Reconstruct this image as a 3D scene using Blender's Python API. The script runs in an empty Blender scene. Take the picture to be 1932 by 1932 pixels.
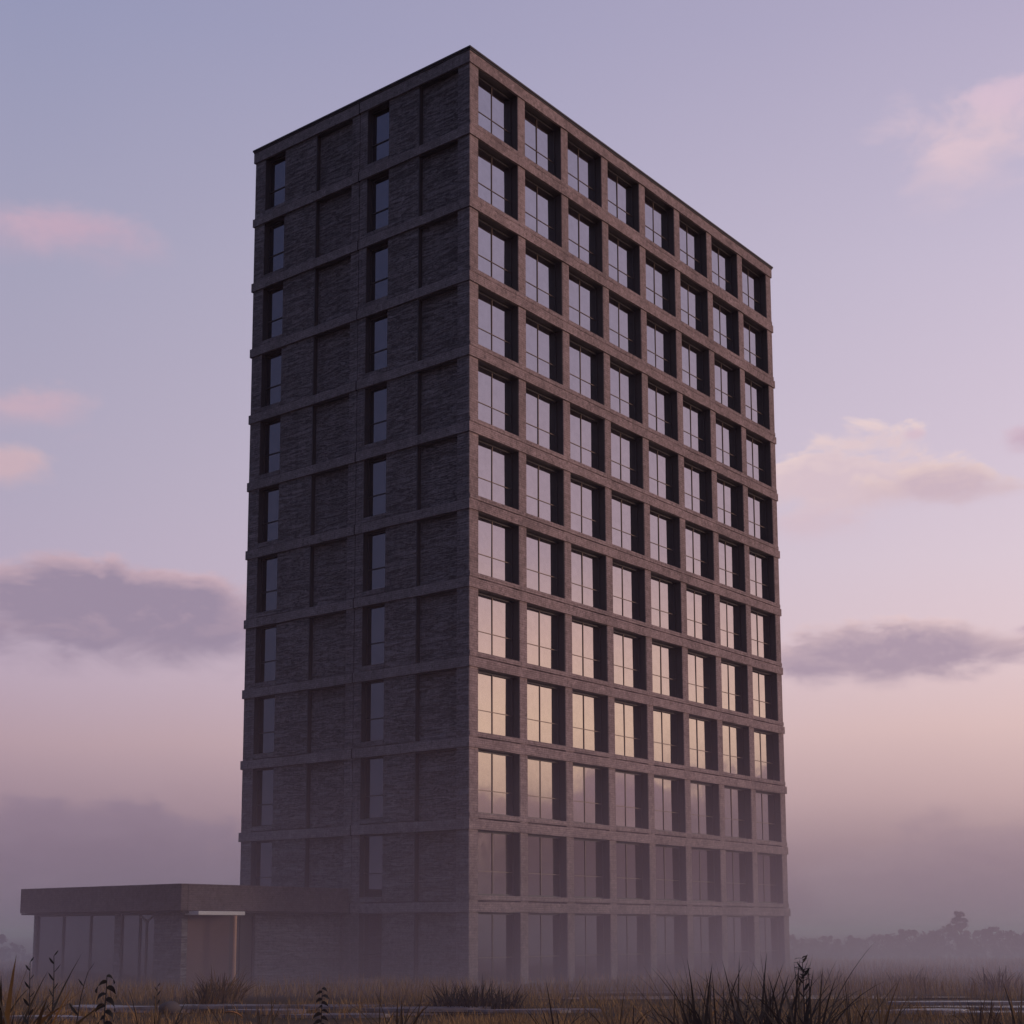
import bpy, bmesh, math, random
from mathutils import Vector, Matrix

C = bpy.context.scene.collection
R = math.radians
scene = bpy.context.scene
random.seed(7)

# ------------------------------------------------------------------ helpers
def lin(c):
    return tuple(((v / 255.0) / 12.92 if v <= 10 else (((v / 255.0) + .055) / 1.055) ** 2.4) for v in c)

class NT:
    """small node-tree writer"""
    def __init__(self, tree):
        self.t = tree; self.n = tree.nodes; self.l = tree.links
    def new(self, typ, **kw):
        nd = self.n.new(typ)
        for k, v in kw.items(): setattr(nd, k, v)
        return nd
    def put(self, sock, v):
        if v is None: return
        if hasattr(v, 'is_output') or isinstance(v, bpy.types.NodeSocket): self.l.new(v, sock)
        else:
            try: sock.default_value = v
            except Exception: sock.default_value = (*v, 1.0)
    def math(self, op, a, b=None, c=None, clamp=False):
        nd = self.new('ShaderNodeMath', operation=op, use_clamp=clamp)
        self.put(nd.inputs[0], a); self.put(nd.inputs[1], b)
        if c is not None: self.put(nd.inputs[2], c)
        return nd.outputs[0]
    def vmath(self, op, a, b=None):
        nd = self.new('ShaderNodeVectorMath', operation=op)
        self.put(nd.inputs[0], a)
        if b is not None: self.put(nd.inputs[1], b)
        return nd.outputs['Value'] if op in ('LENGTH', 'DOT_PRODUCT') else nd.outputs['Vector']
    def remap(self, v, a, b, c=0.0, d=1.0, smooth=False):
        nd = self.new('ShaderNodeMapRange', interpolation_type='SMOOTHSTEP' if smooth else 'LINEAR', clamp=True)
        for i, x in enumerate((v, a, b, c, d)): self.put(nd.inputs[i], x)
        return nd.outputs[0]
    def mix(self, f, a, b, blend='MIX'):
        nd = self.new('ShaderNodeMix', data_type='RGBA', blend_type=blend, clamp_factor=True)
        self.put(nd.inputs[0], f)
        for s, v in ((nd.inputs[6], a), (nd.inputs[7], b)):
            if isinstance(v, (tuple, list)): s.default_value = (*v[:3], 1.0)
            else: self.put(s, v)
        return nd.outputs[2]
    def noise(self, vec, scale, detail=4, rough=.55, w=None, out='Fac', dist=0.0):
        nd = self.new('ShaderNodeTexNoise')
        if w is not None: nd.noise_dimensions = '4D'; nd.inputs['W'].default_value = w
        self.put(nd.inputs['Vector'], vec); nd.inputs['Scale'].default_value = scale
        nd.inputs['Detail'].default_value = detail; nd.inputs['Roughness'].default_value = rough
        nd.inputs['Distortion'].default_value = dist
        return nd.outputs[out]
    def ramp(self, f, stops):
        nd = self.new('ShaderNodeValToRGB'); cr = nd.color_ramp
        while len(cr.elements) < len(stops): cr.elements.new(0.5)
        for e, (p, c) in zip(cr.elements, stops):
            e.position = p; e.color = (*c[:3], 1.0)
        self.put(nd.inputs[0], f)
        return nd.outputs[0]
    def comb(self, x, y, z):
        nd = self.new('ShaderNodeCombineXYZ')
        for i, v in enumerate((x, y, z)): self.put(nd.inputs[i], v)
        return nd.outputs[0]
    def sep(self, v):
        nd = self.new('ShaderNodeSeparateXYZ'); self.put(nd.inputs[0], v)
        return nd.outputs
    def bump(self, h, strength, dist, prev=None):
        nd = self.new('ShaderNodeBump'); nd.inputs['Strength'].default_value = strength
        nd.inputs['Distance'].default_value = dist; self.put(nd.inputs['Height'], h)
        if prev is not None: self.put(nd.inputs['Normal'], prev)
        return nd.outputs[0]

def material(name):
    m = bpy.data.materials.new(name); m.use_nodes = True
    t = NT(m.node_tree); b = m.node_tree.nodes['Principled BSDF']
    return m, t, b

def simple(name, col, rough=.8, metal=0.0, var=.25, scale=6.0):
    m, t, b = material(name)
    g = t.new('ShaderNodeNewGeometry')
    f = t.noise(g.outputs['Position'], scale, 3)
    lo = tuple(c * (1 - var) for c in col); hi = tuple(c * (1 + var) for c in col)
    t.put(b.inputs['Base Color'], t.mix(f, lo, hi))
    b.inputs['Roughness'].default_value = rough; b.inputs['Metallic'].default_value = metal
    return m

def facade_vec(t, sx=1.0, sz=1.0):
    """metres along the wall, metres up"""
    g = t.new('ShaderNodeNewGeometry'); s = t.sep(g.outputs['Position'])
    u = t.math('ADD', s[0], s[1])
    return t.comb(t.math('MULTIPLY', u, sx), t.math('MULTIPLY', s[2], sz), 0.0), g

def box(bm, x0, x1, y0, y1, z0, z1):
    v = [bm.verts.new(p) for p in ((x0,y0,z0),(x1,y0,z0),(x1,y1,z0),(x0,y1,z0),(x0,y0,z1),(x1,y0,z1),(x1,y1,z1),(x0,y1,z1))]
    for f in ((3,2,1,0),(4,5,6,7),(0,1,5,4),(1,2,6,5),(2,3,7,6),(3,0,4,7)): bm.faces.new([v[i] for i in f])

def obj(name, bm, mat, parent=None, smooth=False, bevel=0.0):
    me = bpy.data.meshes.new(name)
    bmesh.ops.recalc_face_normals(bm, faces=bm.faces)
    bm.to_mesh(me); bm.free()
    me.materials.append(mat)
    if smooth:
        for p in me.polygons: p.use_smooth = True
    o = bpy.data.objects.new(name, me); C.objects.link(o)
    if parent: o.parent = parent
    if bevel:
        mod = o.modifiers.new('bevel', 'BEVEL'); mod.width = bevel; mod.segments = 1; mod.limit_method = 'ANGLE'
    return o

def empty(name, label=None, cat=None, loc=(0,0,0), group=None):
    o = bpy.data.objects.new(name, None); C.objects.link(o); o.location = loc
    if label: o['label'] = label; o['category'] = cat
    if group: o['group'] = group
    return o

def tag(o, label=None, cat=None, group=None, kind=None):
    if label: o['label'] = label
    if cat: o['category'] = cat
    if group: o['group'] = group
    if kind: o['kind'] = kind
    return o

# ------------------------------------------------------------------ camera
YAW, PITCH, ROLL = 0.667245, 0.138736, -0.003032
CAM = Vector((-47.5377, -39.7959, 2.2607))
FPX, PPY = 2757.43, 1373.04            # focal length and principal row measured on a 1932 px wide frame
cp, sp = math.cos(PITCH), math.sin(PITCH)
fw = Vector((math.cos(YAW)*cp, math.sin(YAW)*cp, sp)); rt = Vector((math.sin(YAW), -math.cos(YAW), 0)); up = rt.cross(fw)
r2 = math.cos(ROLL)*rt + math.sin(ROLL)*up; u2 = -math.sin(ROLL)*rt + math.cos(ROLL)*up
cd = bpy.data.cameras.new('camera'); cam = bpy.data.objects.new('camera', cd); C.objects.link(cam)
M = Matrix.Identity(4)
for i in range(3):
    M[i][0] = r2[i]; M[i][1] = u2[i]; M[i][2] = -fw[i]; M[i][3] = CAM[i]
cam.matrix_world = M
cd.sensor_width = 36.0; cd.lens = FPX / 1932 * 36.0
cd.shift_y = (PPY - 966) / 1932.0
cd.clip_end = 6000; cd.clip_start = .05
scene.camera = cam
FH = Vector((math.cos(YAW), math.sin(YAW), 0))
def at(s, t, z=0.0):
    """s metres out from the viewpoint, t metres to its right"""
    p = CAM + FH * s + rt * t
    return Vector((p.x, p.y, z))

# ------------------------------------------------------------------ world: dusk sky with clouds
SUN_AZ, SUN_EL = -50.0, 5.0
w = bpy.data.worlds.new('World'); scene.world = w; w.use_nodes = True
t = NT(w.node_tree)
for nd in list(w.node_tree.nodes): w.node_tree.nodes.remove(nd)
tc = t.new('ShaderNodeTexCoord')
d = t.vmath('NORMALIZE', tc.outputs['Generated'])
dx, dy, dz = t.sep(d)
az = t.math('MULTIPLY', t.math('ARCTAN2', dy, dx), 180 / math.pi)
el = t.math('MULTIPLY', t.math('ARCSINE', dz), 180 / math.pi)
rel = t.math('WRAP', t.math('SUBTRACT', az, SUN_AZ), 180.0, -180.0)
rel = t.math('MAXIMUM', rel, t.math('MULTIPLY', rel, -1.9))
wob = t.noise(d, 3.0, 3, w=3.3)
elw = t.math('ADD', el, t.math('MULTIPLY', t.math('SUBTRACT', wob, .5), 3.0))
eln = t.math('DIVIDE', elw, 90.0, clamp=True)
def skyramp(stops): return t.ramp(eln, [(e / 90.0, lin(c)) for e, c in stops])
dark = skyramp([(0,(84,80,94)),(5,(93,90,108)),(12,(100,100,121)),(33,(90,97,128)),(70,(92,98,137))])
left = skyramp([(0,(126,106,123)),(1.2,(134,111,129)),(3,(146,120,137)),(5,(164,137,152)),(7.5,(186,158,169)),(10,(188,167,185)),(14,(182,169,191)),(17,(177,168,190)),(25,(165,162,187)),(33,(150,152,184)),(70,(96,104,148))])
right = skyramp([(0,(142,115,131)),(1.2,(151,122,137)),(3,(178,146,154)),(5,(212,177,178)),(7.5,(229,196,194)),(10,(229,203,208)),(14,(223,204,215)),(17,(217,200,215)),(25,(201,189,210)),(33,(180,171,198)),(70,(104,110,152))])
sunset = skyramp([(0,(84,67,76)),(2.5,(94,76,84)),(4.2,(126,101,108)),(5.6,(212,176,158)),(8,(236,200,178)),(11,(222,188,180)),(15,(182,161,174)),(22,(156,145,166)),(33,(142,137,164)),(70,(100,106,150))])
sky = t.mix(t.remap(rel, 15, 66), sunset, right)
sky = t.mix(t.remap(rel, 66, 108), sky, left)
sky = t.mix(t.remap(rel, 110, 165), sky, dark)
# clouds: az, el, half width, height above, depth below, softness, opacity, lit colour, body colour, raggedness
cv = t.comb(t.math('MULTIPLY', az, .33), t.math('MULTIPLY', el, .70), 0.0)
cv2 = t.vmath('ADD', cv, (0.0, .30, 0.0))
nA = t.noise(cv, 1.0, 6, .58, w=1.7, dist=.4)
nB = t.noise(cv2, 1.0, 6, .58, w=1.7, dist=.4)
nS = t.noise(cv, .55, 4, .5, w=8.1)
na = t.math('MULTIPLY', t.math('SUBTRACT', nA, .5), 2.0)
shade = t.remap(t.math('SUBTRACT', nA, nB), -.05, .12)
CL = [
 (55.3,1.6, 10,3.6,6, .22,.75,(152,130,150),(137,116,137),.2),
 (19.0,1.4, 9,3.2,6, .25,.6,(180,150,160),(156,129,145),.22),
 (54.3,12.0, 9.6,2.3,2.8, .40,.92,(222,186,192),(152,136,158),.34),
 (62,11.0, 5,1.4,1.6, .6,.8,(150,130,154),(138,122,150),.5),
 (56.4,25.6, 5.2,1.3,1.6, .8,.95,(206,178,194),(194,168,188),.4),
 (57.3,19.2, 3.6,1.1,.9, .8,.9,(210,182,190),(198,172,188),.5),
 (58.0,17.0, 2.1,1.1,1.0, .7,.9,(214,186,190),(204,176,186),.5),
 (24.0,16.9, 6.0,1.9,1.3, .42,.93,(246,220,212),(216,193,202),.62),
 (21.4,16.6, 3.4,1.3,1.1, .5,.9,(248,220,206),(204,180,192),.5),
 (22.2,18.5, .55,.32,.3, .7,.8,(226,196,206),(214,188,202),.3),
 (17.6,17.9, 2.2,.9,.8, .6,.85,(222,190,202),(200,172,190),.4),
 (26.5,15.4, 2.6,.7,.7, .8,.55,(226,196,200),(214,188,198),.6),
 (23.0,10.3, 6.6,1.55,1.15, .36,.95,(242,210,208),(172,151,169),.42),
 (17.8,11.0, 1.8,.5,.4, .6,.85,(206,176,186),(190,164,182),.4),
 (20.2,28.0, 3.7,2.5,2.7, .9,.95,(230,202,212),(218,194,206),.5),
 (18.0,29.8, 2.4,1.0,1.1, .9,.7,(226,198,210),(216,190,208),.8),
 # the bank on the sunset side that the east windows mirror
 (-39.5,1.2, 12,4.4,6.0, .12,.95,(160,126,130),(104,84,94),.33),
 (-27.5,3.3, 6.5,3.2,4.0, .12,.93,(166,134,140),(112,92,104),.42),
 (-34.0,5.2, 2.2,1.2,1.0, .5,.8,(150,120,132),(140,114,128),.5),
 (-60.0,8.0, 14,2.0,1.6, .5,.8,(236,196,176),(170,140,150),.6),
 (-75.0,16.0, 16,2.5,1.8, .5,.8,(226,196,190),(170,150,170),.7),
]
for (a0,e0,ra,ru,rd,soft,op,ct,cb,amp) in CL:
    ddx = t.math('DIVIDE', t.math('SUBTRACT', az, a0), ra)
    de = t.math('SUBTRACT', el, e0)
    ddy = t.math('MAXIMUM', t.math('DIVIDE', de, ru), t.math('DIVIDE', de, -rd))
    rr = t.math('SQRT', t.math('ADD', t.math('MULTIPLY', ddx, ddx), t.math('MULTIPLY', ddy, ddy)))
    F = t.math('MULTIPLY_ADD', na, amp * 2.3, t.math('SUBTRACT', 1.0, rr))
    below = t.remap(de, -rd * .9, ru * .2, 2.6, 1.0)
    m = t.math('MULTIPLY', t.remap(F, 0.0, t.math('MULTIPLY', below, soft), 0, 1, True), op)
    litf = t.math('MULTIPLY_ADD', t.remap(F, 0.02, .62, 1.0, 0.0), .75, t.math('MULTIPLY_ADD', shade, .35, -.12))
    litf = t.math('MULTIPLY', litf, t.remap(de, -rd * .6, ru * .55, .14, 1.0), clamp=True)
    sky = t.mix(m, sky, t.mix(litf, lin(cb), lin(ct)))
nish = t.new('ShaderNodeTexSky', sky_type='NISHITA', sun_disc=False, sun_elevation=R(SUN_EL), sun_rotation=R(90 - SUN_AZ))
sky = t.mix(1.0, sky, t.mix(1.0, nish.outputs[0], (.0015,.0015,.0015), 'MULTIPLY'), 'ADD')
bg = t.new('ShaderNodeBackground'); t.put(bg.inputs[0], sky); bg.inputs[1].default_value = 1.0
wo = t.new('ShaderNodeOutputWorld'); t.l.new(bg.outputs[0], wo.inputs[0])

sl = bpy.data.lights.new('sun', 'SUN'); sl.energy = 1.45; sl.angle = R(16); sl.color = (1.0, .66, .54)
so = bpy.data.objects.new('sun', sl); C.objects.link(so)
sd = Vector((math.cos(R(SUN_EL))*math.cos(R(SUN_AZ)), math.cos(R(SUN_EL))*math.sin(R(SUN_AZ)), math.sin(R(SUN_EL))))
so.rotation_euler = sd.to_track_quat('Z', 'Y').to_euler()

# ------------------------------------------------------------------ materials
def brick_mat(name, col, var=.28, course=.11, cracks=0.0):
    m, t, b = material(name)
    v, g = facade_vec(t)
    br = t.new('ShaderNodeTexBrick', offset=.5)
    t.put(br.inputs['Vector'], v)
    br.inputs['Color1'].default_value = (1,1,1,1); br.inputs['Color2'].default_value = (.62,.62,.62,1); br.inputs['Mortar'].default_value = (.30,.30,.30,1)
    br.inputs['Scale'].default_value = 1.0; br.inputs['Mortar Size'].default_value = .010
    br.inputs['Brick Width'].default_value = course * 3.4; br.inputs['Row Height'].default_value = course
    n1 = t.noise(g.outputs['Position'], .35, 5, .6); n2 = t.noise(g.outputs['Position'], 4.0, 5, .65)
    n3 = t.noise(g.outputs['Position'], 22.0, 2, .6)
    vs, _ = facade_vec(t, .55, 7.0)
    st = t.noise(vs, 1.2, 4, .6, dist=.6)
    lo = tuple(c * (1 - var) for c in col); hi = tuple(c * (1 + var) for c in col)
    c1 = t.mix(t.remap(t.math('ADD', t.math('MULTIPLY', n1, .45), t.math('MULTIPLY', n2, .55)), .32, .68), lo, hi)
    c1 = t.mix(.5, c1, br.outputs['Color'], 'MULTIPLY')
    c1 = t.mix(t.remap(n3, .60, .78), c1, tuple(c * .35 for c in col))
    fl = t.noise(g.outputs['Position'], 6.5, 3, .7)
    c1 = t.mix(t.remap(fl, .57, .66, 0, .75), c1, tuple(c * .38 for c in col))
    c1 = t.mix(t.remap(fl, .42, .34, 0, .5), c1, tuple(min(1, c * 1.5) for c in col))
    stain_v, _ = facade_vec(t, 1.6, .12)
    stn = t.noise(stain_v, 1.0, 4, .6)
    c1 = t.mix(t.remap(stn, .52, .75, 0, .5), c1, tuple(c * .45 for c in col))
    bf = br.outputs['Fac']
    bp = t.bump(t.math('MULTIPLY_ADD', bf, -1.0, t.math('MULTIPLY', n2, .8)), .8, .03)
    if cracks:
        wv, _ = facade_vec(t, .30, 3.2)
        big = t.noise(g.outputs['Position'], .22, 2, .5)
        cr = t.noise(wv, 1.9, 5, .6, dist=.95)
        wv2, _ = facade_vec(t, 2.6, .5)
        cr2 = t.noise(wv2, 1.3, 5, .6, dist=.7)
        ridg = t.math('ABSOLUTE', t.math('SUBTRACT', cr, .5))
        line = t.remap(ridg, 0.0, .035, 1.0, 0.0)
        c1 = t.mix(t.math('MULTIPLY', line, cracks), c1, tuple(c * .25 for c in col))
        c1 = t.mix(t.math('MULTIPLY', t.remap(cr, .55, .75), .35), c1, tuple(c * 1.7 for c in col))
        bp = t.bump(t.math('ADD', t.math('MULTIPLY', line, -1.0), t.math('MULTIPLY', cr, 1.5)), .9, .06, bp)
    t.put(b.inputs['Base Color'], c1); t.put(b.inputs['Normal'], bp)
    b.inputs['Roughness'].default_value = .92; b.inputs['Specular IOR Level'].default_value = .25
    return m

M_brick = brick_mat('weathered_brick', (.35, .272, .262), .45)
M_band = brick_mat('brick_band', (.37, .285, .275), .45, .09)
M_panel = brick_mat('cracked_brick_panel', (.238, .225, .243), .32, .08, cracks=.55)  # base cooled as well, as on the rest of the shaded face
M_side = brick_mat('shade_toned_brick', (.258, .242, .262), .28, .11, cracks=.15)  # same brick, base darkened and cooled for the face away from the sun
M_sideband = brick_mat('shade_toned_band', (.268, .249, .266), .28, .09)  # belt brick with the shaded face's tone put into its base colour
M_fascia = brick_mat('fascia_brick', (.15, .118, .118), .4, .09)
M_frame = simple('bronze_frame', (.11, .078, .06), .45, .3, .2, 3)
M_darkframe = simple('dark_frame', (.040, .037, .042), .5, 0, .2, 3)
M_coping = simple('coping_metal', (.05, .045, .05), .5, .3, .3, 1.5)
M_roof = simple('roof_felt', (.06, .058, .06), .95)
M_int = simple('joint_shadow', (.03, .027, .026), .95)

def glass_mat(name, tint, rough=.02, wav=.010):
    m, t, b = material(name)
    g = t.new('ShaderNodeNewGeometry')
    n = t.noise(g.outputs['Position'], .9, 2, .5)
    dirt = t.noise(g.outputs['Position'], 2.2, 5, .65)
    lo = tuple(c * .9 for c in tint)
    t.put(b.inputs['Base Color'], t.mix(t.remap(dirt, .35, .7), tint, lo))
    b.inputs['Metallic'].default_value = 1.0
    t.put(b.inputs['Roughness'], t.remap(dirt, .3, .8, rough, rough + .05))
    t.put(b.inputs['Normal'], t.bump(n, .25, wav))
    return m
M_glass = glass_mat('mirror_glass', (.74, .70, .70))
M_glass2 = glass_mat('dim_glass', (.205, .205, .255))
M_glasslow = glass_mat('dimmed_reflection_glass', (.30, .26, .28), .06)  # darker tint dims the reflections in the lowest rows
M_glass3 = glass_mat('annex_glass', (.27, .26, .29), .15)

# ------------------------------------------------------------------ apartment tower
H, NF, W, D, TOP = 3.505, 12, 28.55, 14.40, 42.22
tower = empty('apartment_tower', 'tall twelve-storey brick tower block with a grid of deep square windows', 'tower block', (W/2, D/2, 0))
def tp(name, bm, mat, parent=None, **k):
    """a part of the tower modelled in world metres"""
    o = obj(name, bm, mat, parent or tower, **k)
    if parent is None: o.matrix_parent_inverse = Matrix.Translation((-W/2, -D/2, 0))
    return o
rnd = random.Random(3)
OPX = [(.635 + 3.486*i, .635 + 3.486*i + 2.925) for i in range(8)]
DEP = .42            # depth of the window reveals on the long face

def wall_grid(bm, axis, plane0, depth, us, zs, solid, depth_sign=1):
    pass

# long face: piers and sill strips with eight openings on every floor, as one wall mesh
bm = bmesh.new()
def jit(a): return rnd.uniform(-a, a)
def xwall(x0, x1, z0, z1, y0=0.0, y1=DEP): box(bm, x0, x1, y0, y1, z0, z1)
edges = [0.0] + [v for o_ in OPX for v in o_] + [W]
cuts = [0.0] + [H*k - .17 for k in range(1, NF)] + [TOP - .03]
for k in range(NF):
    for i in range(9):                               # piers, storey by storey (joints hidden inside the belt courses)
        x0, x1 = edges[2*i], edges[2*i+1]
        if i == 0: box(bm, .022, x1 + jit(.012), .0, DEP + .0, cuts[k], cuts[k+1])
        else: box(bm, x0 + jit(.012), x1 + jit(.012), jit(.008), DEP, cuts[k], cuts[k+1])
    if k: box(bm, .024, W + .02, -.028, DEP, H*k + .085, H*k + .30)   # sill strip
tp('wall', bm, M_brick, bevel=.015)
# core behind the openings and the two hidden sides
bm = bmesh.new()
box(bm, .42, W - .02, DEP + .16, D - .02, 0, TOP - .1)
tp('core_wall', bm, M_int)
bm = bmesh.new()
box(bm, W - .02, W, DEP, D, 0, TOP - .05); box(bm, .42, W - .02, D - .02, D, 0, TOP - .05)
tp('rear_wall', bm, M_side)
# belt courses all round, slightly proud and a little uneven
def belt(z0, z1, pr, side):
    bm = bmesh.new()
    path = []
    def seg(a, b, n):
        for i in range(n): path.append((a[0] + (b[0]-a[0])*i/n, a[1] + (b[1]-a[1])*i/n))
    P = [(-pr,-pr),(W+pr,-pr),(W+pr,D+pr),(-pr,D+pr)]
    seg(P[0],P[1],34); seg(P[1],P[2],6); seg(P[2],P[3],10); seg(P[3],P[0],17)
    nrm = lambda x, y: Vector(((1 if x > W else -1 if x < 0 else 0), (1 if y > D else -1 if y < 0 else 0), 0))
    low, high, il, ih = [], [], [], []
    for (x, y) in path:
        n = nrm(x, y); j = jit(.012); a, b = jit(.014), jit(.014)
        low.append(bm.verts.new((x + n.x*j, y + n.y*j, z0 + a))); high.append(bm.verts.new((x + n.x*j, y + n.y*j, z1 + b)))
        q = (min(max(x, .4), W-.4), min(max(y, .4), D-.4))
        il.append(bm.verts.new((q[0], q[1], z0 + a))); ih.append(bm.verts.new((q[0], q[1], z1 + b)))
    n = len(path)
    for i in range(n):
        j = (i+1) % n
        if (i >= 50) != side: continue
        bm.faces.new((low[i], low[j], high[j], high[i])); bm.faces.new((high[i], high[j], ih[j], ih[i])); bm.faces.new((il[i], il[j], low[j], low[i]))
    bmesh.ops.delete(bm, geom=[v for v in bm.verts if not v.link_faces], context='VERTS')
    return bm
for k in range(1, NF+1):
    zt = H*k + .055 if k < NF else TOP
    tp('belt_course', belt(H*k - .40, zt - .02, .065, False), M_band)
    tp('side_belt_course', belt(H*k - .40, zt - .02, .07, True), M_sideband)  # separate part so the shaded face takes the darker, cooler band
bm = bmesh.new()
box(bm, -.10, W+.10, -.10, D+.10, TOP - .02, TOP + .06); box(bm, -.14, W+.14, -.14, D+.14, TOP + .06, TOP + .17)
tp('coping', bm, M_coping, bevel=.02)
bm = bmesh.new(); box(bm, .5, W-.5, .5, D-.5, TOP + .172, TOP + .26); tp('roof', bm, M_roof)

# windows of the long face: frame with bars (part) and pane (sub-part)
WH = H - .70
def window_mesh():
    bm = bmesh.new(); w_, h_ = 2.925, WH
    box(bm, 0, .07, 0, .10, 0, h_); box(bm, w_ - .07, w_, 0, .10, 0, h_)
    box(bm, .07, w_ - .07, 0, .10, 0, .08); box(bm, .07, w_ - .07, 0, .10, h_ - .09, h_)
    box(bm, w_ - .018, w_ + .004, -DEP + .075, -.001, .0, h_ - .02); box(bm, -.004, .018, -DEP + .075, -.001, .0, h_ - .02)   # dark linings, jambs and head, standing in for reveal shade
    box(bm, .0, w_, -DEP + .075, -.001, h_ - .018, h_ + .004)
    return bm
def bars_mesh():
    bm = bmesh.new(); w_, h_ = 2.925, WH; m_ = w_ / 2
    box(bm, m_ - .018, m_ + .018, .012, .085, .08, h_ - .09)
    for a, b in ((.07, m_ - .018), (m_ + .018, w_ - .07)): box(bm, a, b, .02, .08, 1.035, 1.066)
    return bm
proto = None
for k in range(NF):
    for i in range(8):
        z0 = H*k + (.30 if k else .0)
        if proto is None:
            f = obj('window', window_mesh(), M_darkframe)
            g_ = bmesh.new(); g_w = (2.925 - .12) / 2
            vs = [g_.verts.new(p) for p in ((-g_w/2,0,-WH/2+.05),(g_w/2,0,-WH/2+.05),(g_w/2,0,WH/2-.05),(-g_w/2,0,WH/2-.05))]
            g_.faces.new(vs)
            p_ = obj('pane', g_, M_glass); br_ = obj('mullion', bars_mesh(), M_frame)
            for v in p_.data.vertices: pass
            proto = (f, p_, br_)
        else:
            f, p_, br_ = (o.copy() for o in proto)
            for o in (f, p_, br_): C.objects.link(o)
        p2 = p_.copy(); C.objects.link(p2)
        f.parent = tower; f.location = (OPX[i][0] - W/2, DEP - .04 - D/2, z0)
        f.scale = (1, 1, 1 if k else (H - .40) / (H - .70))
        br_.parent = f
        if k < 2:                                        # tint lowered on the two lowest storeys to darken the mirrored mist
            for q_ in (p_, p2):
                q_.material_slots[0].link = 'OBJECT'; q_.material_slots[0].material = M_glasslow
        else:
            for q_ in (p_, p2):
                q_.material_slots[0].link = 'OBJECT'; q_.material_slots[0].material = M_glass
        for q_, xx in ((p_, .06 + (2.925 - .12)/4), (p2, 2.925 - .06 - (2.925 - .12)/4)):
            q_.parent = f; q_.location = (xx, .045, WH/2)
            q_.rotation_euler = (R(rnd.uniform(-.26, .26)), 0, R(rnd.uniform(-.35, .35)))

# short face: two bays of pier, slit window, brick panel and sunk panel
BAYS = [dict(b0=.70, b1=3.13, w0=5.03, w1=6.43, e=7.20 - .28), dict(b0=7.45, b1=9.97, w0=12.22, w1=13.67, e=D)]
for q, (a, b) in enumerate(((.012, .70), (6.43, 6.897), (6.943, 7.45), (13.67, D))):
    bm = bmesh.new()
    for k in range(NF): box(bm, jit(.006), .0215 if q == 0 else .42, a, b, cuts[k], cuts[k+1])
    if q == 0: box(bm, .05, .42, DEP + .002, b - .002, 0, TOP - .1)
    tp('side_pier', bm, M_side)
bm = bmesh.new(); box(bm, .09, .42, 6.88, 6.96, 0, TOP - .1)
for k in range(1, NF+1): box(bm, -.088, .05, 6.900, 6.940, H*k - .42, (H*k + .055) if k < NF else TOP - .025)
tp('joint', bm, M_int)
for k in range(NF):
    z0, z1 = H*k + (.085 if k else 0), H*(k+1) - .40
    for bay in BAYS:
        bm = bmesh.new()
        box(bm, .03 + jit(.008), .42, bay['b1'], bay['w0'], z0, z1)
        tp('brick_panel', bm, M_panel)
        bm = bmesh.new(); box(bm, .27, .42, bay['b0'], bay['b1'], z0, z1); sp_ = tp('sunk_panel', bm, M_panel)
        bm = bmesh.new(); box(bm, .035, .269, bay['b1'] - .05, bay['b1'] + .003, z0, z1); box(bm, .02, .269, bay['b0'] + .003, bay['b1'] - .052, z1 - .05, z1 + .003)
        obj('edge_shade_strip', bm, M_darkframe, sp_)  # dark strips painting in shade along the recess edge and head
        zs = z0 + .22; h_ = z1 - zs; wd = bay['w1'] - bay['w0']
        bm = bmesh.new(); y0, y1 = bay['w0'], bay['w1']
        for a, b, c, e in ((y0, y0+.06, zs, z1), (y1-.06, y1, zs, z1), (y0+.06, y1-.06, zs, zs+.06), (y0+.06, y1-.06, z1-.08, z1), (y0+.06, y1-.06, zs+1.03, zs+1.075)):
            box(bm, .28, .42, a, b, c, e)
        box(bm, .03, .279, y1 - .022, y1 + .004, zs, z1 - .02); box(bm, .03, .279, y0 - .004, y1 + .004, z1 - .019, z1 + .004)   # dark linings that put shade into the reveals
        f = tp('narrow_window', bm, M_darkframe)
        bm = bmesh.new(); t1, t2 = rnd.uniform(-.004, .004), rnd.uniform(-.004, .004)
        bm.faces.new([bm.verts.new(p) for p in ((.325+t1, y0+.06, zs+.06), (.325, y1-.06, zs+.06), (.325+t2, y1-.06, z1-.08), (.325+t1+t2, y0+.06, z1-.08))])
        g = obj('pane', bm, M_glass2, f)
        bm = bmesh.new(); box(bm, .004, .415, y0+.003, y1-.003, z0, zs - .002); obj('sill', bm, M_side, f)

# ------------------------------------------------------------------ annex
annex = empty('entrance_annex', 'low single-storey flat-roofed entrance block with a deep brick fascia beside the tower', 'annex', (-9.5, 7, 0))
AI = Matrix.Translation((9.5, -7, 0))
def ap(name, bm, mat, parent=None, **k):
    o = obj(name, bm, mat, parent or annex, **k)
    if parent is None: o.matrix_parent_inverse = AI
    return o
AX, AY0, AY1, AZ0, AZ1 = -9.55, 7.0, 18.1, 3.14, 4.22
bm = bmesh.new()
box(bm, AX, AX+.35, AY0, AY1, AZ0, AZ1); box(bm, AX+.35, -.062, AY0, AY0+.35, AZ0, AZ1)
box(bm, AX+.35, 3.0, AY1-.35, AY1, AZ0, AZ1); box(bm, 2.65, 3.0, D+.1, AY1-.35, AZ0, AZ1)
ap('fascia', bm, M_fascia, bevel=.02)
bm = bmesh.new(); box(bm, AX+.35, -.07, AY0+.35, AY1-.35, AZ1-.25, AZ1-.05); ap('roof', bm, M_roof)
bm = bmesh.new(); box(bm, AX+.05, -.07, AY0+.05, AY1-.05, AZ0-.08, AZ0-.01); ap('soffit', bm, M_int)
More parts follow.
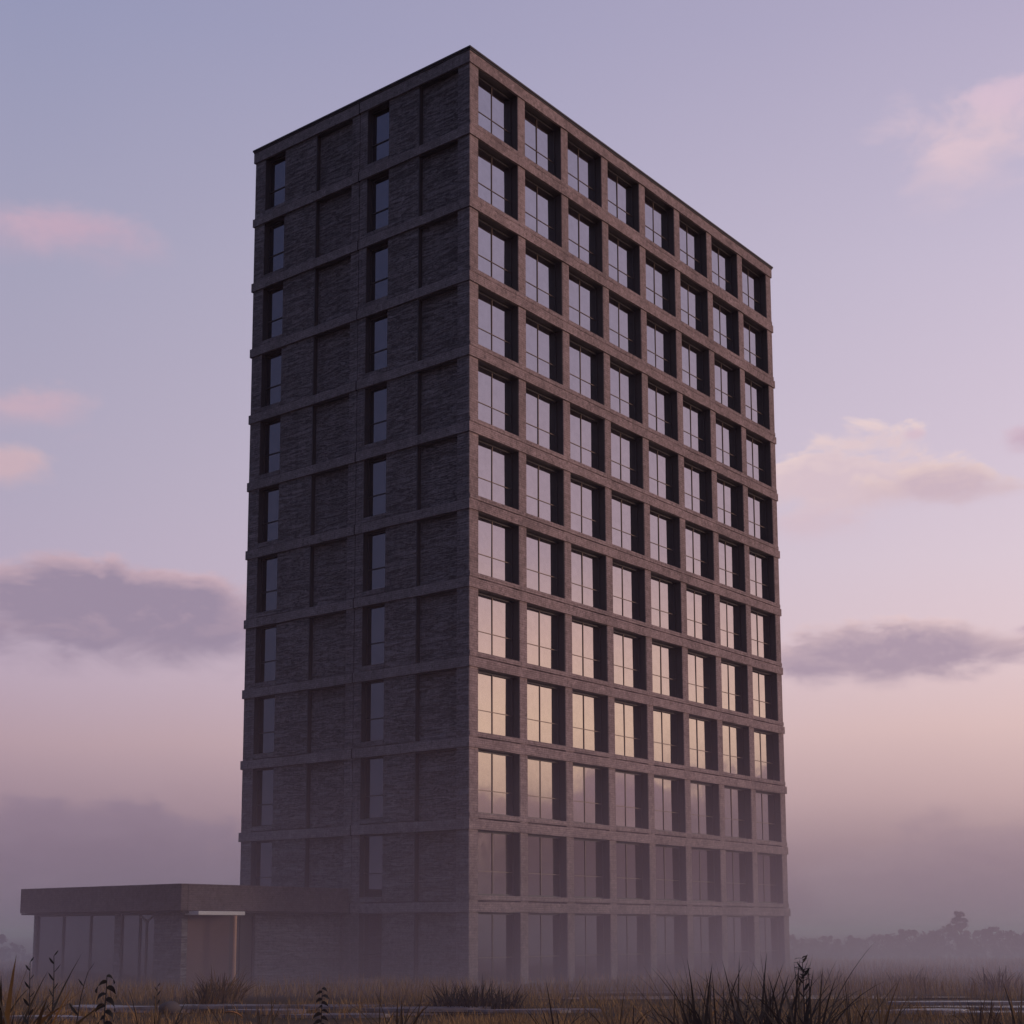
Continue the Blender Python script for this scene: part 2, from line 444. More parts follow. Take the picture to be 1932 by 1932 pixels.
WX, WY0, WY1 = AX + .38, AY0 + .38, AY1 - .55
zt = AZ0 - .085
for x0, x1, y0, y1 in ((WX, WX+.3, WY0, WY0+1.75), (WX, WX+.3, 11.35, 11.75), (WX, WX+.3, WY1-.18, WY1), (WX+.303, -.07, WY1-.3, WY1), (WX+.302, WX+2.6, WY0+.15, WY0+.45), (WX+4.05, -.07, WY0+.15, WY0+.45)):
    bm = bmesh.new(); box(bm, x0, x1, y0, y1, 0, zt); ap('wall', bm, M_side)
M_entr = simple('entrance_render', (.15, .095, .09), .9, 0, .2, 2)
bm = bmesh.new(); box(bm, WX+.302, WX+2.6, WY0+.10, WY0+.148, 0, zt); ap('render_panel', bm, M_entr)
def glaz(name, y0, y1, mat):
    bm = bmesh.new()
    for a, b, c, e in ((y0, y0+.05, 0, zt), (y1-.05, y1, 0, zt), (y0+.05, y1-.05, 0, .08), (y0+.05, y1-.05, zt-.07, zt)): box(bm, WX+.06, WX+.15, a, b, c, e)
    f = ap(name, bm, M_darkframe)
    bm = bmesh.new(); bm.faces.new([bm.verts.new(p) for p in ((WX+.1,y0+.05,.08),(WX+.1,y1-.05,.08),(WX+.1+rnd.uniform(-.01,.01),y1-.05,zt-.07),(WX+.1,y0+.05,zt-.07))])
    obj('pane', bm, mat, f)
for a, b in ((WY0+1.75, 10.15), (10.15, 11.35), (11.75, 13.5), (13.5, 15.45), (15.45, WY1-.18)): glaz('shopfront_window', a, b, M_glass3)
bm = bmesh.new(); yy = WY0+.24
for a, b, c, e in ((WX+2.603, WX+2.66, 0, zt), (WX+3.3, WX+3.36, 0, zt), (WX+3.99, WX+4.047, 0, zt), (WX+2.66, WX+3.3, zt-.1, zt), (WX+3.36, WX+3.99, zt-.1, zt)):
    box(bm, a, b, yy, yy+.08, c, e)
f = ap('entrance_door', bm, M_darkframe)
bm = bmesh.new(); bm.faces.new([bm.verts.new(p) for p in ((WX+2.66,yy+.05,0),(WX+3.99,yy+.05,0),(WX+3.99,yy+.05,zt-.1),(WX+2.66,yy+.05,zt-.1))]); obj('pane', bm, simple('dark_door_leaf', (.05, .042, .045), .6), f)
M_trim = simple('pale_canopy_trim', (.62, .60, .60), .5, 0, .1, 2)
bm = bmesh.new(); box(bm, AX+.45, AX+2.9, AY0-.55, AY0+.3, AZ0-.17, AZ0-.015); ap('canopy', bm, M_trim, bevel=.01)
M_post = simple('sunset_lit_post', (.62, .34, .20), .45, 0, .15, 2)  # warm sunset light on the post is put into its base colour
def cyl(bm, p, r, z0, z1, n=12, r1=None):
    ring = []
    for z, rr in ((z0, r), (z1, r1 if r1 is not None else r)):
        ring.append([bm.verts.new((p[0] + rr*math.cos(2*math.pi*i/n), p[1] + rr*math.sin(2*math.pi*i/n), z)) for i in range(n)])
    for i in range(n): bm.faces.new((ring[0][i], ring[0][(i+1)%n], ring[1][(i+1)%n], ring[1][i]))
    bm.faces.new(ring[1]); bm.faces.new(ring[0][::-1])
bm = bmesh.new(); cyl(bm, (AX+2.5, AY0-.4), .075, 0, AZ0-.172); ap('canopy_post', bm, M_post)
# thin column with a forked head carrying the eaves on the west side
M_col = simple('dark_column', (.05,.045,.045), .6)
bm = bmesh.new(); cpos = (AX+.16, 9.3); cyl(bm, cpos, .06, 0, 2.75)
for s in (-1, 1):
    a = Vector((cpos[0], cpos[1], 2.72)); b = Vector((cpos[0], cpos[1] + s*.62, AZ0-.085))
    n = (b-a).normalized(); sx = Vector((1,0,0)); sy = n.cross(sx)
    r0 = [bm.verts.new(a + sx*q*.035 + sy*w_*.035) for q, w_ in ((-1,-1),(1,-1),(1,1),(-1,1))]
    r1 = [bm.verts.new(b + sx*q*.025 + sy*w_*.025) for q, w_ in ((-1,-1),(1,-1),(1,1),(-1,1))]
    for i in range(4): bm.faces.new((r0[i], r0[(i+1)%4], r1[(i+1)%4], r1[i]))
    bm.faces.new(r0); bm.faces.new(r1)
ap('forked_column', bm, M_col)

# ------------------------------------------------------------------ ground
def bank(s):
    return 1.62 * max(0.0, 1 - s / 36.0) ** 1.25 if s > 0 else 1.62
def gz(p):
    q = Vector((p[0], p[1], 0)) - Vector((CAM.x, CAM.y, 0)); s = q.dot(FH); tt = q.dot(rt)
    n = .05*math.sin(p[0]*.31 + 1.3)*math.sin(p[1]*.27) + .03*math.sin(p[0]*.9 + p[1]*.7)
    n *= min(1.0, max(0.0, (abs(s - 45) - 6) / 10))
    if s > 100: n -= min(4.0, (s - 100) * .02)
    return bank(s) + n
m, t, b = material('meadow_soil')
g = t.new('ShaderNodeNewGeometry')
n1 = t.noise(g.outputs['Position'], .12, 5, .6); n2 = t.noise(g.outputs['Position'], 2.5, 5, .65)
c = t.mix(t.remap(n1, .38, .62), (.075,.05,.025), (.15,.098,.045)); c = t.mix(t.remap(n2, .4, .7, 0, .7), c, (.022,.018,.014))
t.put(b.inputs['Base Color'], c); b.inputs['Roughness'].default_value = 1.0; b.inputs['Specular IOR Level'].default_value = .1
t.put(b.inputs['Normal'], t.bump(n2, .8, .08))
M_soil = m
bm = bmesh.new()
def ticks(lo, hi):
    v = [-3000,-1500,-700,-350,-200]; x = lo
    v = [q for q in v if q < lo]
    while x <= hi: v.append(x); x += 2.0
    return v + [q for q in (200,350,700,1500,3000) if q > hi]
sx, sy = ticks(-30, 90), ticks(-70, 70)
gv = [[None]*len(sy) for _ in sx]
for i, s in enumerate(sx):
    for j, tt in enumerate(sy):
        p = at(s, tt); gv[i][j] = bm.verts.new((p.x, p.y, gz(p)))
for i in range(len(sx)-1):
    for j in range(len(sy)-1): bm.faces.new((gv[i][j], gv[i][j+1], gv[i+1][j+1], gv[i+1][j]))
tag(obj('ground', bm, M_soil, smooth=True), kind='structure')

# puddles and thin broken slabs
m, t, b = material('puddle_water')
g = t.new('ShaderNodeNewGeometry'); n = t.noise(g.outputs['Position'], 3.0, 3)
b.inputs['Base Color'].default_value = (.02,.02,.022,1); b.inputs['Roughness'].default_value = .06; b.inputs['IOR'].default_value = 1.33
t.put(b.inputs['Normal'], t.bump(n, .15, .01)); M_water = m
m, t, b = material('wet_slab')
g = t.new('ShaderNodeNewGeometry'); n = t.noise(g.outputs['Position'], 1.5, 5, .6); n2 = t.noise(g.outputs['Position'], 14, 3)
t.put(b.inputs['Base Color'], t.mix(t.remap(n, .35, .65), (.11,.10,.11), (.25,.22,.235)))
t.put(b.inputs['Roughness'], t.remap(n, .35, .65, .25, .6)); t.put(b.inputs['Normal'], t.bump(n2, .5, .02)); M_slab = m

def blob(bm, s, tt, ls, lt, z, seed, n=26, rag=.25):
    rr = random.Random(seed); ph = [rr.uniform(0, 6.28) for _ in range(4)]
    vs = []
    for i in range(n):
        a = 2*math.pi*i/n; k = 1 + rag*(math.sin(2*a+ph[0])*.5 + math.sin(3*a+ph[1])*.4 + math.sin(5*a+ph[2])*.3)
        p = at(s + ls*k*math.sin(a), tt + lt*k*math.cos(a)); vs.append((p.x, p.y, z))
    return vs
PUD = [(43.5,-9.4,1.5,4.4), (41.0,-3.4,.9,3.0), (42.3,-1.0,.8,3.2), (50.5,8.3,1.6,6.5), (40.6,14.0,1.4,3.6), (44.0,15.0,1.0,3.2), (47.0,-3.0,.6,2.0), (38.6,-13.5,.8,2.4), (55.5,2.0,.9,4.5)]
for i, (s, tt, ls, lt) in enumerate(PUD):
    bm = bmesh.new(); zz = gz(at(s, tt)) + .03
    bm.faces.new([bm.verts.new(v) for v in blob(bm, s, tt, ls, lt, zz, i)])
    tag(obj('puddle', bm, M_water), kind='structure')
SLAB = [(44.7,-12.0,.7,1.4),(45.2,-8.6,.6,1.9),(44.9,-5.0,.55,1.5),(42.4,-7.0,.45,1.3),(43.3,-2.6,.6,2.0),(42.0,.6,.5,1.7),(40.0,-4.6,.45,1.4),(41.2,11.2,.55,1.5),(40.0,13.2,.5,1.4),(42.6,15.2,.6,1.7),(46.0,13.8,.6,2.0),(39.4,-12.8,.4,1.4)]
slab_lab = ['leftmost long pale slab behind the left puddle','thin slab at the back edge of the left puddle','small slab right of the left puddle','low slab at the front of the left puddle','flat slab in front of the left grass tussock row','long slab in front of the tower corner','small front slab between the two middle puddles','flat slab left of the right-hand puddle','front slab before the right-hand puddle','broad slab right of the right-hand puddle','farther slab behind the right-hand puddle','slab at the far left by the broad-leaved clump']
for i, (s, tt, ls, lt) in enumerate(SLAB):
    bm = bmesh.new(); zz = gz(at(s, tt)); pts = blob(bm, s, tt, ls, lt, zz, 50 + i, 11, .3)
    tilt = rnd.uniform(-.02, .02)
    lo = [bm.verts.new((p[0], p[1], zz - .05)) for p in pts]; hi = [bm.verts.new((p[0], p[1], zz + .085 + tilt*math.sin(q))) for q, p in enumerate(pts)]
    bm.faces.new(hi)
    for q in range(len(pts)): bm.faces.new((lo[q], lo[(q+1) % len(pts)], hi[(q+1) % len(pts)], hi[q]))
    tag(obj('paving_slab', bm, M_slab), slab_lab[i], 'paving slab', 'broken wet paving slabs')

# ------------------------------------------------------------------ grass
def leaf_mat(name, cols, rough=.75, scale=.6):
    m, t, b = material(name)
    g = t.new('ShaderNodeNewGeometry')
    n = t.noise(g.outputs['Position'], scale, 4, .6)
    ri = t.math('ADD', t.math('MULTIPLY', g.outputs['Random Per Island'], .6), t.math('MULTIPLY', n, .4))
    t.put(b.inputs['Base Color'], t.ramp(ri, [(i/(len(cols)-1)*.7+.15, c) for i, c in enumerate(cols)]))
    b.inputs['Roughness'].default_value = rough; b.inputs['Specular IOR Level'].default_value = .2
    return m
M_dry = leaf_mat('dry_meadow_grass', [(.12,.075,.027),(.26,.15,.05),(.42,.245,.08),(.55,.33,.11)], .9, .25)
M_tuft = leaf_mat('tussock_grass', [(.025,.02,.008),(.075,.047,.016),(.17,.092,.03),(.25,.145,.042)])
M_tuftdark = leaf_mat('dark_tussock_grass', [(.010,.009,.008),(.022,.018,.012),(.045,.032,.016),(.07,.045,.02)])
M_weed = leaf_mat('dark_weed_leaf', [(.008,.009,.008),(.014,.015,.012),(.022,.022,.014)])
M_stem = simple('weed_stem', (.02,.016,.012), .8)
M_orange = simple('autumn_leaf', (.42,.17,.03), .7, 0, .35, 9)

def blade(verts, faces, base, ang, L, lean, curl, wid, n=5, fold=True, tw=0.0):
    """a curved tapering grass blade"""
    dirv = Vector((math.cos(ang), math.sin(ang), 0)); side = Vector((-math.sin(ang+tw), math.cos(ang+tw), 0))
    p = Vector(base); th = lean; i0 = len(verts); st = L / n
    for i in range(n + 1):
        u = i / n; w_ = wid * (1 - u)**.75 * (.55 + .45*min(1, u*4)) * .5
        if i == n: verts.append(p.copy())
        else: verts.append(p - side*w_); verts.append(p + side*w_)
        th += curl / n
        p = p + (dirv*math.sin(th) + Vector((0,0,1))*math.cos(th)) * st
    for i in range(n - 1): a = i0 + 2*i; faces.append((a, a+1, a+3, a+2))
    a = i0 + 2*(n-1); faces.append((a, a+1, a+2))

def pyobj(name, verts, faces, mat, parent=None):
    me = bpy.data.meshes.new(name); me.from_pydata([tuple(v) for v in verts], [], faces); me.materials.append(mat)
    o = bpy.data.objects.new(name, me); C.objects.link(o)
    if parent: o.parent = parent
    return o

def in_buildings(p):
    return (-.3 < p.x < W+.3 and -.3 < p.y < D+.3) or (AX+.1 < p.x < 3.2 and AY0-.1 < p.y < AY1)
def wet(s, tt):
    for (ps, pt, ls, lt) in PUD:
        if ((s-ps)/ls)**2 + ((tt-pt)/lt)**2 < 1.05: return True
    return False
from mathutils import noise as mn
gr = random.Random(11)
V, F_ = [], []
n = 0
while n < 52000:
    # spread evenly by picture area: more blades near, fewer far
    s = 33 + 85 * gr.random()**1.9; tt = gr.uniform(-.47, .47) * s * (1.0 if s < 60 else 1.05)
    p = at(s, tt)
    dens = mn.noise(Vector((p.x*.16, p.y*.16, 1.0))) + .5*mn.noise(Vector((p.x*.5, p.y*.5, 4.0)))
    if in_buildings(p): continue
    if wet(s, tt): continue
    if gr.random() > .55 + dens*1.25: continue
    right_side = tt / s > .19
    hgt = gr.uniform(.16, .40) * (1 + .5*dens)
    if right_side and s > 48: hgt *= 1.35
    if s < 47 and gr.random() < .4: hgt *= .6
    if s > 47: hgt = max(hgt, gr.uniform(.28, .5) * (1 + .3*dens) * (1.45 if s > 51 else 1.0))
    wd = .022 * max(1.0, s / 45)
    blade(V, F_, (p.x, p.y, gz(p) - .02), gr.uniform(0, 6.28), hgt, gr.uniform(0, .35), gr.uniform(.1, .9), wd, 3)
    n += 1
tag(pyobj('meadow_grass', V, F_, M_dry), kind='stuff')
# rough cover of the far meadow and of the near bank
V, F_ = [], []
for _ in range(9000):
    s = gr.uniform(115, 330); tt = gr.uniform(-.5, .55) * s; p = at(s, tt)
    blade(V, F_, (p.x, p.y, gz(p) - .05), gr.uniform(0, 6.28), gr.uniform(.35, .9), gr.uniform(0, .4), gr.uniform(.1, .8), .05 * s / 80, 2)
tag(pyobj('far_meadow_grass', V, F_, M_dry), kind='stuff')
V, F_ = [], []
for _ in range(6000):
    s = gr.uniform(2.5, 34); tt = gr.uniform(-.5, .5) * max(s, 8); p = at(s, tt)
    ray_z = CAM.z - .061*s - gz(p)
    blade(V, F_, (p.x, p.y, gz(p) - .03), gr.uniform(0, 6.28), min(gr.uniform(.15, .42), ray_z*gr.uniform(.5, 1.15) + .05), gr.uniform(0, .5), gr.uniform(.2, 1.4), .020, 4)
tag(pyobj('bank_grass', V, F_, M_tuft), kind='stuff')

# individual tussocks and weeds
def tussock(s, tt, nb, hmax, rad, mat, label, seed, group, wid=.02, lean=.55, name='grass_tussock'):
    rr = random.Random(seed); c = at(s, tt); z = gz(c) - .03
    V, F_ = [], []
    for i in range(nb):
        a = rr.uniform(0, 6.28); q = rad * rr.random()**.7
        b0 = Vector((math.cos(a)*q, math.sin(a)*q, 0))
        blade(V, F_, b0, a + rr.gauss(0, .5), hmax * rr.uniform(.5, 1.05), rr.uniform(.0, lean) * (.3 + q/rad), rr.uniform(.1, 1.3), wid * rr.uniform(.6, 1.3), 7, tw=rr.uniform(-.8, .8))
    o = pyobj(name, V, F_, mat); o.location = (c.x, c.y, z)
    return tag(o, label, 'grass tussock', group)
G1 = 'grass tussocks in the meadow'
px = lambda x, s: (x - 966) / 2757.0 * s
TU = [  # s, px, blades, height, radius, material, label
 (49,425,110,1.25,.75,M_tuft,'big brown tussock with broad arching blades in front of the canopy post'),
 (46,395,50,.8,.6,M_tuft,'smaller brown tussock left of the big one by the canopy post'),
 (44,895,90,.95,.9,M_tuftdark,'dark spiky tussock below the near corner of the tower'),
 (45,850,60,.8,.6,M_tuftdark,'dark tussock just left of the spiky one below the tower corner'),
 (44.5,945,60,.72,.7,M_tuftdark,'low dark tussock right of the spiky one below the tower corner'),
 (20,1330,110,1.05,.42,M_tuftdark,'tall dark clump left of the flowering weed on the near bank'),
 (21,1385,90,1.12,.40,M_tuftdark,'tall dark clump second to the left of the flowering weed'),
 (19,1440,90,1.06,.36,M_tuftdark,'dark clump close beside the flowering weed on the near bank'),
 (24,1290,70,.95,.5,M_tuft,'brown arching clump at the left end of the dark clumps'),
 (18,1500,110,1.02,.36,M_tuftdark,'dark clump round the foot of the flowering weed'),
 (23,1590,60,.95,.45,M_tuft,'brown clump right of the flowering weed'),
 (27,1645,50,.98,.45,M_tuft,'thin brown clump before the right-hand puddle'),
 (24,1905,60,.95,.5,M_tuft,'brown clump at the far right corner of the near bank'),
 (30,1840,50,.78,.5,M_tuft,'sparse clump between the slabs at the right'),
 (56,1870,70,1.0,.9,M_tuft,'tall pale tussock at the right edge of the meadow'),
 (60,1700,60,.95,.9,M_tuft,'pale tussock in the meadow below the distant trees'),
 (58,1560,50,.85,.9,M_tuft,'pale tussock just right of the far tower corner'),
 (22,20,80,1.15,.35,M_tuft,'broad brown clump at the far left edge'),
 (13,24,70,1.0,.30,M_tuft,'clump of broad brown leaves filling the left edge corner'),
 (23,715,40,.92,.55,M_tuft,'thin upright clump on the bank before the middle slabs'),
 (22,760,36,.9,.4,M_tuft,'thin upright clump second on the bank before the middle slabs'),
 (24,1050,26,.98,.25,M_tuftdark,'small dark clump of broad blades below the first ground floor windows'),
 (25,1170,40,.85,.5,M_tuft,'low brown clump left of the dark clumps on the bank'),
 (28,500,36,.85,.6,M_tuft,'low clump on the bank before the big brown tussock'),
 (25,300,40,.9,.6,M_tuft,'low clump on the bank right of the drooping weed'),
]
for i, (s, x, nb, h_, rad, mt, lab) in enumerate(TU):
    tussock(s, px(x, s), int(nb*(1.5 if s > 40 else .55)), h_*(1.08 if s > 40 else 1.3), rad, mt, lab, 100 + i, G1, wid=.06 if s > 40 else .048 if s > 13 else .13)

def leafshape(V, F_, base, dirv, L, wd, droop=.4, n=6, roll=0.0):
    d_ = Vector(dirv).normalized(); side = d_.cross(Vector((0,0,1)))
    side = side.normalized() if side.length > 1e-3 else Vector((1,0,0))
    side = (side*math.cos(roll) + d_.cross(side).normalized()*math.sin(roll)).normalized()
    p = Vector(base); i0 = len(V); th = math.asin(max(-1, min(1, d_.z))); hor = Vector((d_.x, d_.y, 0)).normalized()
    for i in range(n + 1):
        u = i / n; w_ = wd * .5 * math.sin(math.pi * min(.995, .06 + .94*u))**.8
        V.append(p - side*w_); V.append(p - Vector((0,0,.12*wd))); V.append(p + side*w_)
        th -= droop / n * 2
        p = p + (hor*math.cos(th) + Vector((0,0,1))*math.sin(th)) * (L / n)
    for i in range(n):
        a = i0 + 3*i; F_.append((a, a+1, a+4, a+3)); F_.append((a+1, a+2, a+5, a+4))

def stem_plant(s, tt, h_, label, seed, leaves, L, wd, lean=(0,0), droop=.5, kind='round', flower=False, name='weed_plant'):
    rr = random.Random(seed); c = at(s, tt); z = gz(c) - .02
    root = empty(name, label, 'weed', (c.x, c.y, z), 'single weeds on the near bank')
    bm = bmesh.new(); pts = []
    for i in range(9):
        u = i / 8; pts.append(Vector((lean[0]*u*u + .02*math.sin(u*7+seed), lean[1]*u*u + .02*math.cos(u*5+seed), h_*u)))
    rings = []
    for i, p in enumerate(pts):
        r_ = .013 * (1 - .65*i/8); rings.append([bm.verts.new(p + Vector((math.cos(k*2.094)*r_, math.sin(k*2.094)*r_, 0))) for k in range(3)])
    for i in range(8):
        for k in range(3): bm.faces.new((rings[i][k], rings[i][(k+1)%3], rings[i+1][(k+1)%3], rings[i+1][k]))
    obj('stem', bm, M_stem, root)
    for q in range(leaves):
        V, F_ = [], []; u = (.35 if kind == 'round' else .15) + (1 - (.35 if kind == 'round' else .15)) * q / max(1, leaves-1)
        j = min(7, int(u*8)); f_ = u*8 - j; p = pts[j].lerp(pts[j+1], f_)
        a = YAW - math.pi/2 + (q % 2) * math.pi + rr.uniform(-.6, .6)
        sc = (1.05 - .45*u) * rr.uniform(.8, 1.15)
        if kind == 'spike':
            leafshape(V, F_, p, (math.cos(a)*.7, math.sin(a)*.7, .75), L*sc, wd*sc, -.1, roll=rr.uniform(-1.3, 1.3))
        else:
            leafshape(V, F_, p, (math.cos(a), math.sin(a), .45), L*sc, wd*sc, droop, roll=rr.choice((-1, 1))*rr.uniform(.5, 1.25))
        pyobj('leaf', V, F_, M_weed, root)
    if flower:
        V, F_ = [], []
        for q in range(26):
            a = rr.uniform(0, 6.28); u = rr.uniform(-.18, .05); p = pts[-1] + Vector((0,0,u))
            leafshape(V, F_, p, (math.cos(a), math.sin(a), rr.uniform(.1, 1)), .085, .028, .3, 3)
        pyobj('flower_head', V, F_, M_weed, root)
    return root
stem_plant(14, px(210,14), 1.02, 'dark weed with paired drooping round leaves at the left', 1, 13, .235, .12, droop=1.1)
stem_plant(22, px(612,22), .98, 'small round-leaved weed left of the middle of the bank', 2, 13, .2, .12, droop=.8)
stem_plant(17, px(112,17), 1.34, 'thin upright weed with pointed leaves before the annex wall', 3, 13, .16, .045, kind='spike')
stem_plant(18, px(68,18), 1.26, 'shorter spiky weed left of the taller one before the annex', 4, 11, .15, .045, kind='spike')
stem_plant(17, px(150,17), 1.16, 'leaning weed with few narrow leaves right of the spiky ones', 5, 7, .2, .04, lean=(.10,-.12), kind='spike')
stem_plant(14.5, px(1505,14.5), 1.10, 'tall flowering weed with a dark seed head among the grass clumps', 6, 15, .15, .045, kind='spike', flower=True)
stem_plant(40, px(305,40), .85, 'small pale sprig growing before the annex glazing', 7, 7, .22, .06, kind='spike')

def long_blade(s, x, L, ang, lean, curl, wd, label, mat=M_tuftdark, name='reed'):
    c = at(s, px(x, s)); V, F_ = [], []
    blade(V, F_, (0,0,0), YAW - math.pi/2 + ang, L, lean, curl, wd, 12)
    side = pyobj(name, V, F_, mat); side.location = (c.x, c.y, gz(c) - .02)
    return tag(side, label, 'grass blade', 'single long grass blades on the near bank')
long_blade(14, 1520, 1.45, 0, .12, .62, .085, 'longest dark blade bending right from the flowering weed')
long_blade(14, 1485, 1.27, math.pi, .08, .5, .075, 'long dark blade bending left beside the flowering weed')
long_blade(16, 1590, 1.2, 0, .25, .5, .08, 'dark blade leaning right before the right-hand puddle')
long_blade(12, 52, 1.42, math.pi, .0, .6, .075, 'tall dark blade curling left at the far left edge')
long_blade(15, 5, 1.15, 0, .45, .5, .07, 'broad brown blade leaning right at the far left edge', M_tuft)
long_blade(20, 372, 1.35, 0, .02, 2.2, .04, 'bent blade drooping right before the big brown tussock')
long_blade(19, 1065, 1.4, 0, .12, 2.0, .04, 'bent dark blade drooping right below the second window column')
long_blade(20, 468, 1.1, math.pi, .15, .25, .05, 'straight blade leaning left before the middle-left slabs')
long_blade(20, 556, 1.12, 0, .03, .15, .05, 'upright dark blade before the middle-left slabs')
long_blade(21, 1040, 1.1, 0, .12, .35, .08, 'broad dark blade pointing up below the first window column')
long_blade(30, 1755, .9, 0, .1, .4, .05, 'orange-tipped blade standing among the right-hand slabs', M_orange)

# fallen orange leaf caught in the grass
V, F_ = [], []; leafshape(V, F_, (0,0,0), (math.cos(YAW-1.5), math.sin(YAW-1.5), .3), .26, .16, .5)
o = pyobj('autumn_leaf', V, F_, M_orange); c = at(20, px(432,20)); o.location = (c.x, c.y, gz(c) + .60)
tag(o, 'single orange leaf standing in the dark grass at the left', 'leaf')
bmx = bmesh.new(); bmesh.ops.create_icosphere(bmx, subdivisions=2, radius=.28)
for v in bmx.verts: v.co = Vector((v.co.x*1.25, v.co.y, v.co.z*.75)) * (1 + .18*mn.noise(v.co*5))
o = obj('field_stone', bmx, simple('stone', (.09,.075,.07), .9), smooth=True); c = at(43, px(330,43)); o.location = (c.x, c.y, gz(c) + .1)
tag(o, 'dark round stone lying at the edge of the left puddle', 'stone')

# ------------------------------------------------------------------ distant trees
M_crown = leaf_mat('tree_foliage', [(.010,.012,.008),(.020,.020,.012),(.034,.030,.018)], .9, .3)
M_trunk = simple('tree_bark', (.05,.04,.032), .95)
def tree(s, x, h_, wd, label, seed, group):
    rr = random.Random(seed); c = at(s, px(x, s))
    root = empty('tree', label, 'tree', (c.x, c.y, gz(c)), group)
    bm = bmesh.new(); cyl(bm, (0,0), h_*.028, -.1, h_*.7, 7, h_*.010)
    for q in range(5):
        a = rr.uniform(0, 6.28); z0 = h_*rr.uniform(.25, .55); ln = wd*.38
        p0 = Vector((0,0,z0)); p1 = Vector((math.cos(a)*ln, math.sin(a)*ln, z0 + h_*.25))
        r0 = [bm.verts.new(p0 + Vector((math.cos(k*2.09)*h_*.012, math.sin(k*2.09)*h_*.012, 0))) for k in range(3)]
        r1 = [bm.verts.new(p1 + Vector((math.cos(k*2.09)*h_*.004, math.sin(k*2.09)*h_*.004, 0))) for k in range(3)]
        for k in range(3): bm.faces.new((r0[k], r0[(k+1)%3], r1[(k+1)%3], r1[k]))
    obj('trunk', bm, M_trunk, root)
    lobes = []
    for q in range(rr.randint(13, 19)):
        a = rr.uniform(0, 6.28); rad = wd*.5*rr.random()**.6*.8; z = h_*rr.uniform(.22, .86)
        rad *= 1 - .55*max(0, (z/h_ - .5)*2)
        lobes.append((Vector((math.cos(a)*rad, math.sin(a)*rad, z)), wd*rr.uniform(.07, .19)))
    for q in range(3): lobes.append((Vector((rr.uniform(-.1,.1)*wd, rr.uniform(-.1,.1)*wd, h_*rr.uniform(.86,.97))), wd*rr.uniform(.05,.1)))
    V, F_ = [], []
    for (lc, lr) in lobes:
        for q in range(70):
            v = Vector((rr.gauss(0,1), rr.gauss(0,1), rr.gauss(0,1))).normalized() * lr * rr.random()**.33
            v.z *= .8; p = lc + v; sz = h_*.03*rr.uniform(.5, 1.7)
            n1 = Vector((rr.gauss(0,1), rr.gauss(0,1), rr.gauss(0,1))).normalized(); n2 = n1.orthogonal().normalized(); n3 = n1.cross(n2)
            i0 = len(V)
            V += [p - n2*sz, p - n3*sz*.6, p + n2*sz, p + n3*sz*.6]; F_.append((i0, i0+1, i0+2, i0+3))
    pyobj('crown', V, F_, M_crown, root)
TG = 'distant trees along the misty horizon'
xs = [1478,1503,1528,1552,1574,1596,1620,1644,1668,1690,1712,1736,1758,1780,1826,1848,1868,1890,1912,1936,1958]
tr = random.Random(21)
for i, x in enumerate(xs):
    hh = [4.6,4.2,3.8,4.4,3.6,4.9,4.2,4.4,5.0,5.6,5.4,4.8,6.0,6.4,6.0,5.6,6.2,5.2,5.6,6.0,5.6][i]
    s = 240 + tr.uniform(-22, 22)
    tree(s, x, hh * .72 + .9, hh*1.25, 'hazy low tree in the distant row right of the tower', 300 + i, TG)
for i, x in enumerate(range(1490, 1960, 39)):
    hh = tr.uniform(3.6, 5.2); tree(268 + tr.uniform(-12, 12), x, hh, hh*1.5, 'hazy low tree in the distant row right of the tower', 400 + i, TG)
tree(236, 1803, 8.0, 4.2, 'tallest hazy tree standing above the distant row at the right', 350, TG)
for i, (x, hh) in enumerate(((-12, 3.4), (8, 4.2), (30, 3.3), (52, 2.8))):
    tree(200 + 6*i, x, hh, hh*1.1, 'faint misty tree left of the annex', 360 + i, 'faint trees beside the annex')

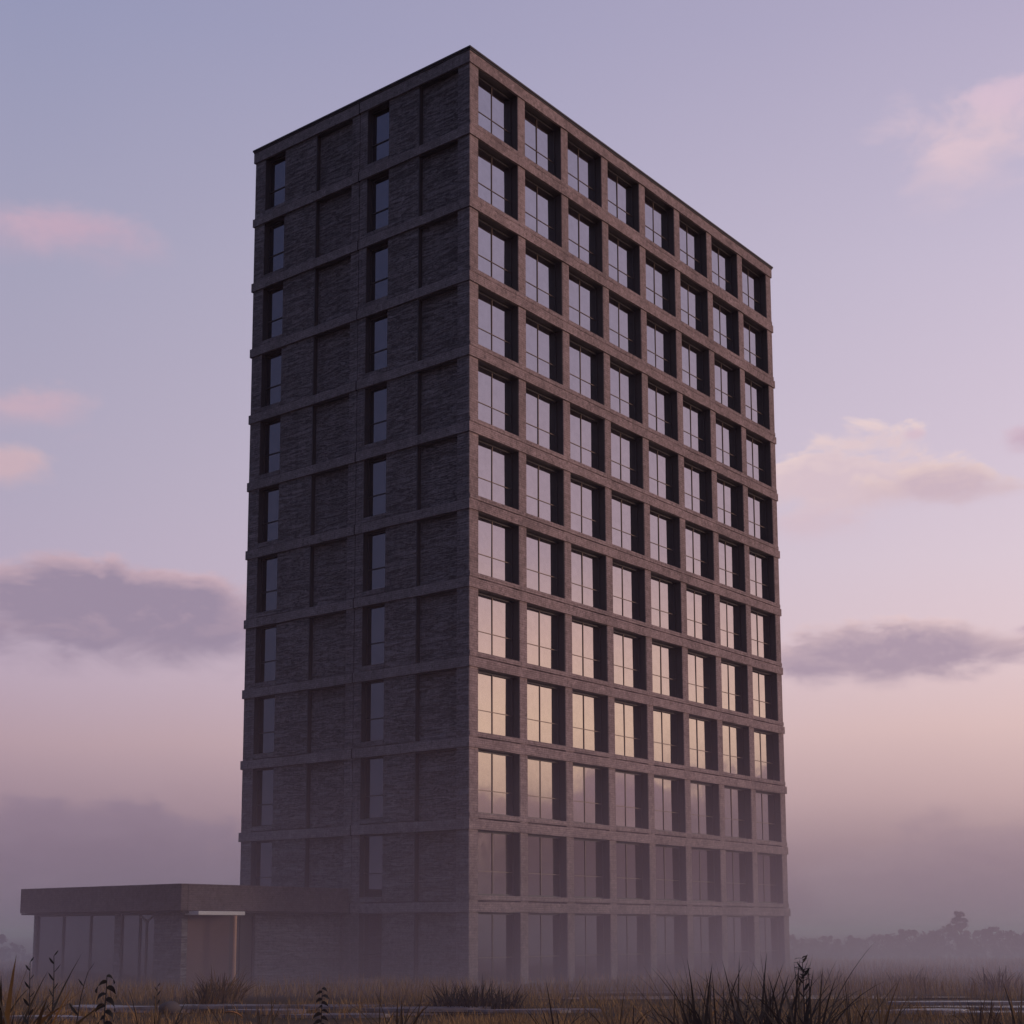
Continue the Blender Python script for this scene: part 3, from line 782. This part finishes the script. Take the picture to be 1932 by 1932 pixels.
# ------------------------------------------------------------------ ground mist: a real scattering volume, denser near the ground
m = bpy.data.materials.new('mist'); m.use_nodes = True
t = NT(m.node_tree)
for nd in list(m.node_tree.nodes): m.node_tree.nodes.remove(nd)
g = t.new('ShaderNodeNewGeometry'); P_ = g.outputs['Position']; z = t.sep(P_)[2]
wisp = t.noise(P_, .045, 3, .5)
den = t.math('MULTIPLY', t.math('POWER', math.e, t.math('DIVIDE', t.math('MAXIMUM', z, 0.0), -3.6)), .056)
sdist = t.math('SUBTRACT', t.vmath('DOT_PRODUCT', P_, tuple(FH)), CAM.dot(FH))
den = t.math('MULTIPLY', den, t.remap(wisp, .25, .75, .6, 1.4))
den = t.math('MULTIPLY', den, t.remap(sdist, 43, 56, .02, 1, True))
den = t.math('MULTIPLY', den, t.remap(sdist, 80, 120, 1, .05, True))
den = t.math('MULTIPLY', den, t.remap(z, 13, 18, 1, 0))
vs = t.new('ShaderNodeVolumeScatter'); vs.inputs['Color'].default_value = (.66,.515,.58,1); vs.inputs['Anisotropy'].default_value = .1
t.put(vs.inputs['Density'], den)
mo = t.new('ShaderNodeOutputMaterial'); t.l.new(vs.outputs[0], mo.inputs['Volume'])
bm = bmesh.new(); box(bm, -60, 420, -260, 330, -6.0, 18)
mist = obj('ground_mist', bm, m); tag(mist, kind='stuff')

m = bpy.data.materials.new('thin_haze'); m.use_nodes = True
t = NT(m.node_tree)
for nd in list(m.node_tree.nodes): m.node_tree.nodes.remove(nd)
vs = t.new('ShaderNodeVolumeScatter'); vs.inputs['Color'].default_value = (.84,.70,.78,1); vs.inputs['Density'].default_value = .0013
mo = t.new('ShaderNodeOutputMaterial'); t.l.new(vs.outputs[0], mo.inputs['Volume'])
bm = bmesh.new(); box(bm, -2600, 2600, -2600, 2600, -7.0, 7.5)
tag(obj('distant_haze', bm, m), kind='stuff')

# ------------------------------------------------------------------ render settings
scene.render.engine = 'CYCLES'
cy = scene.cycles
cy.use_denoising = True; cy.max_bounces = 8; cy.volume_bounces = 3; cy.diffuse_bounces = 3; cy.glossy_bounces = 4
cy.volume_step_rate = .35; cy.volume_max_steps = 128
scene.view_settings.view_transform = 'Standard'; scene.view_settings.look = 'None'
scene.view_settings.exposure = 0; scene.view_settings.gamma = 1
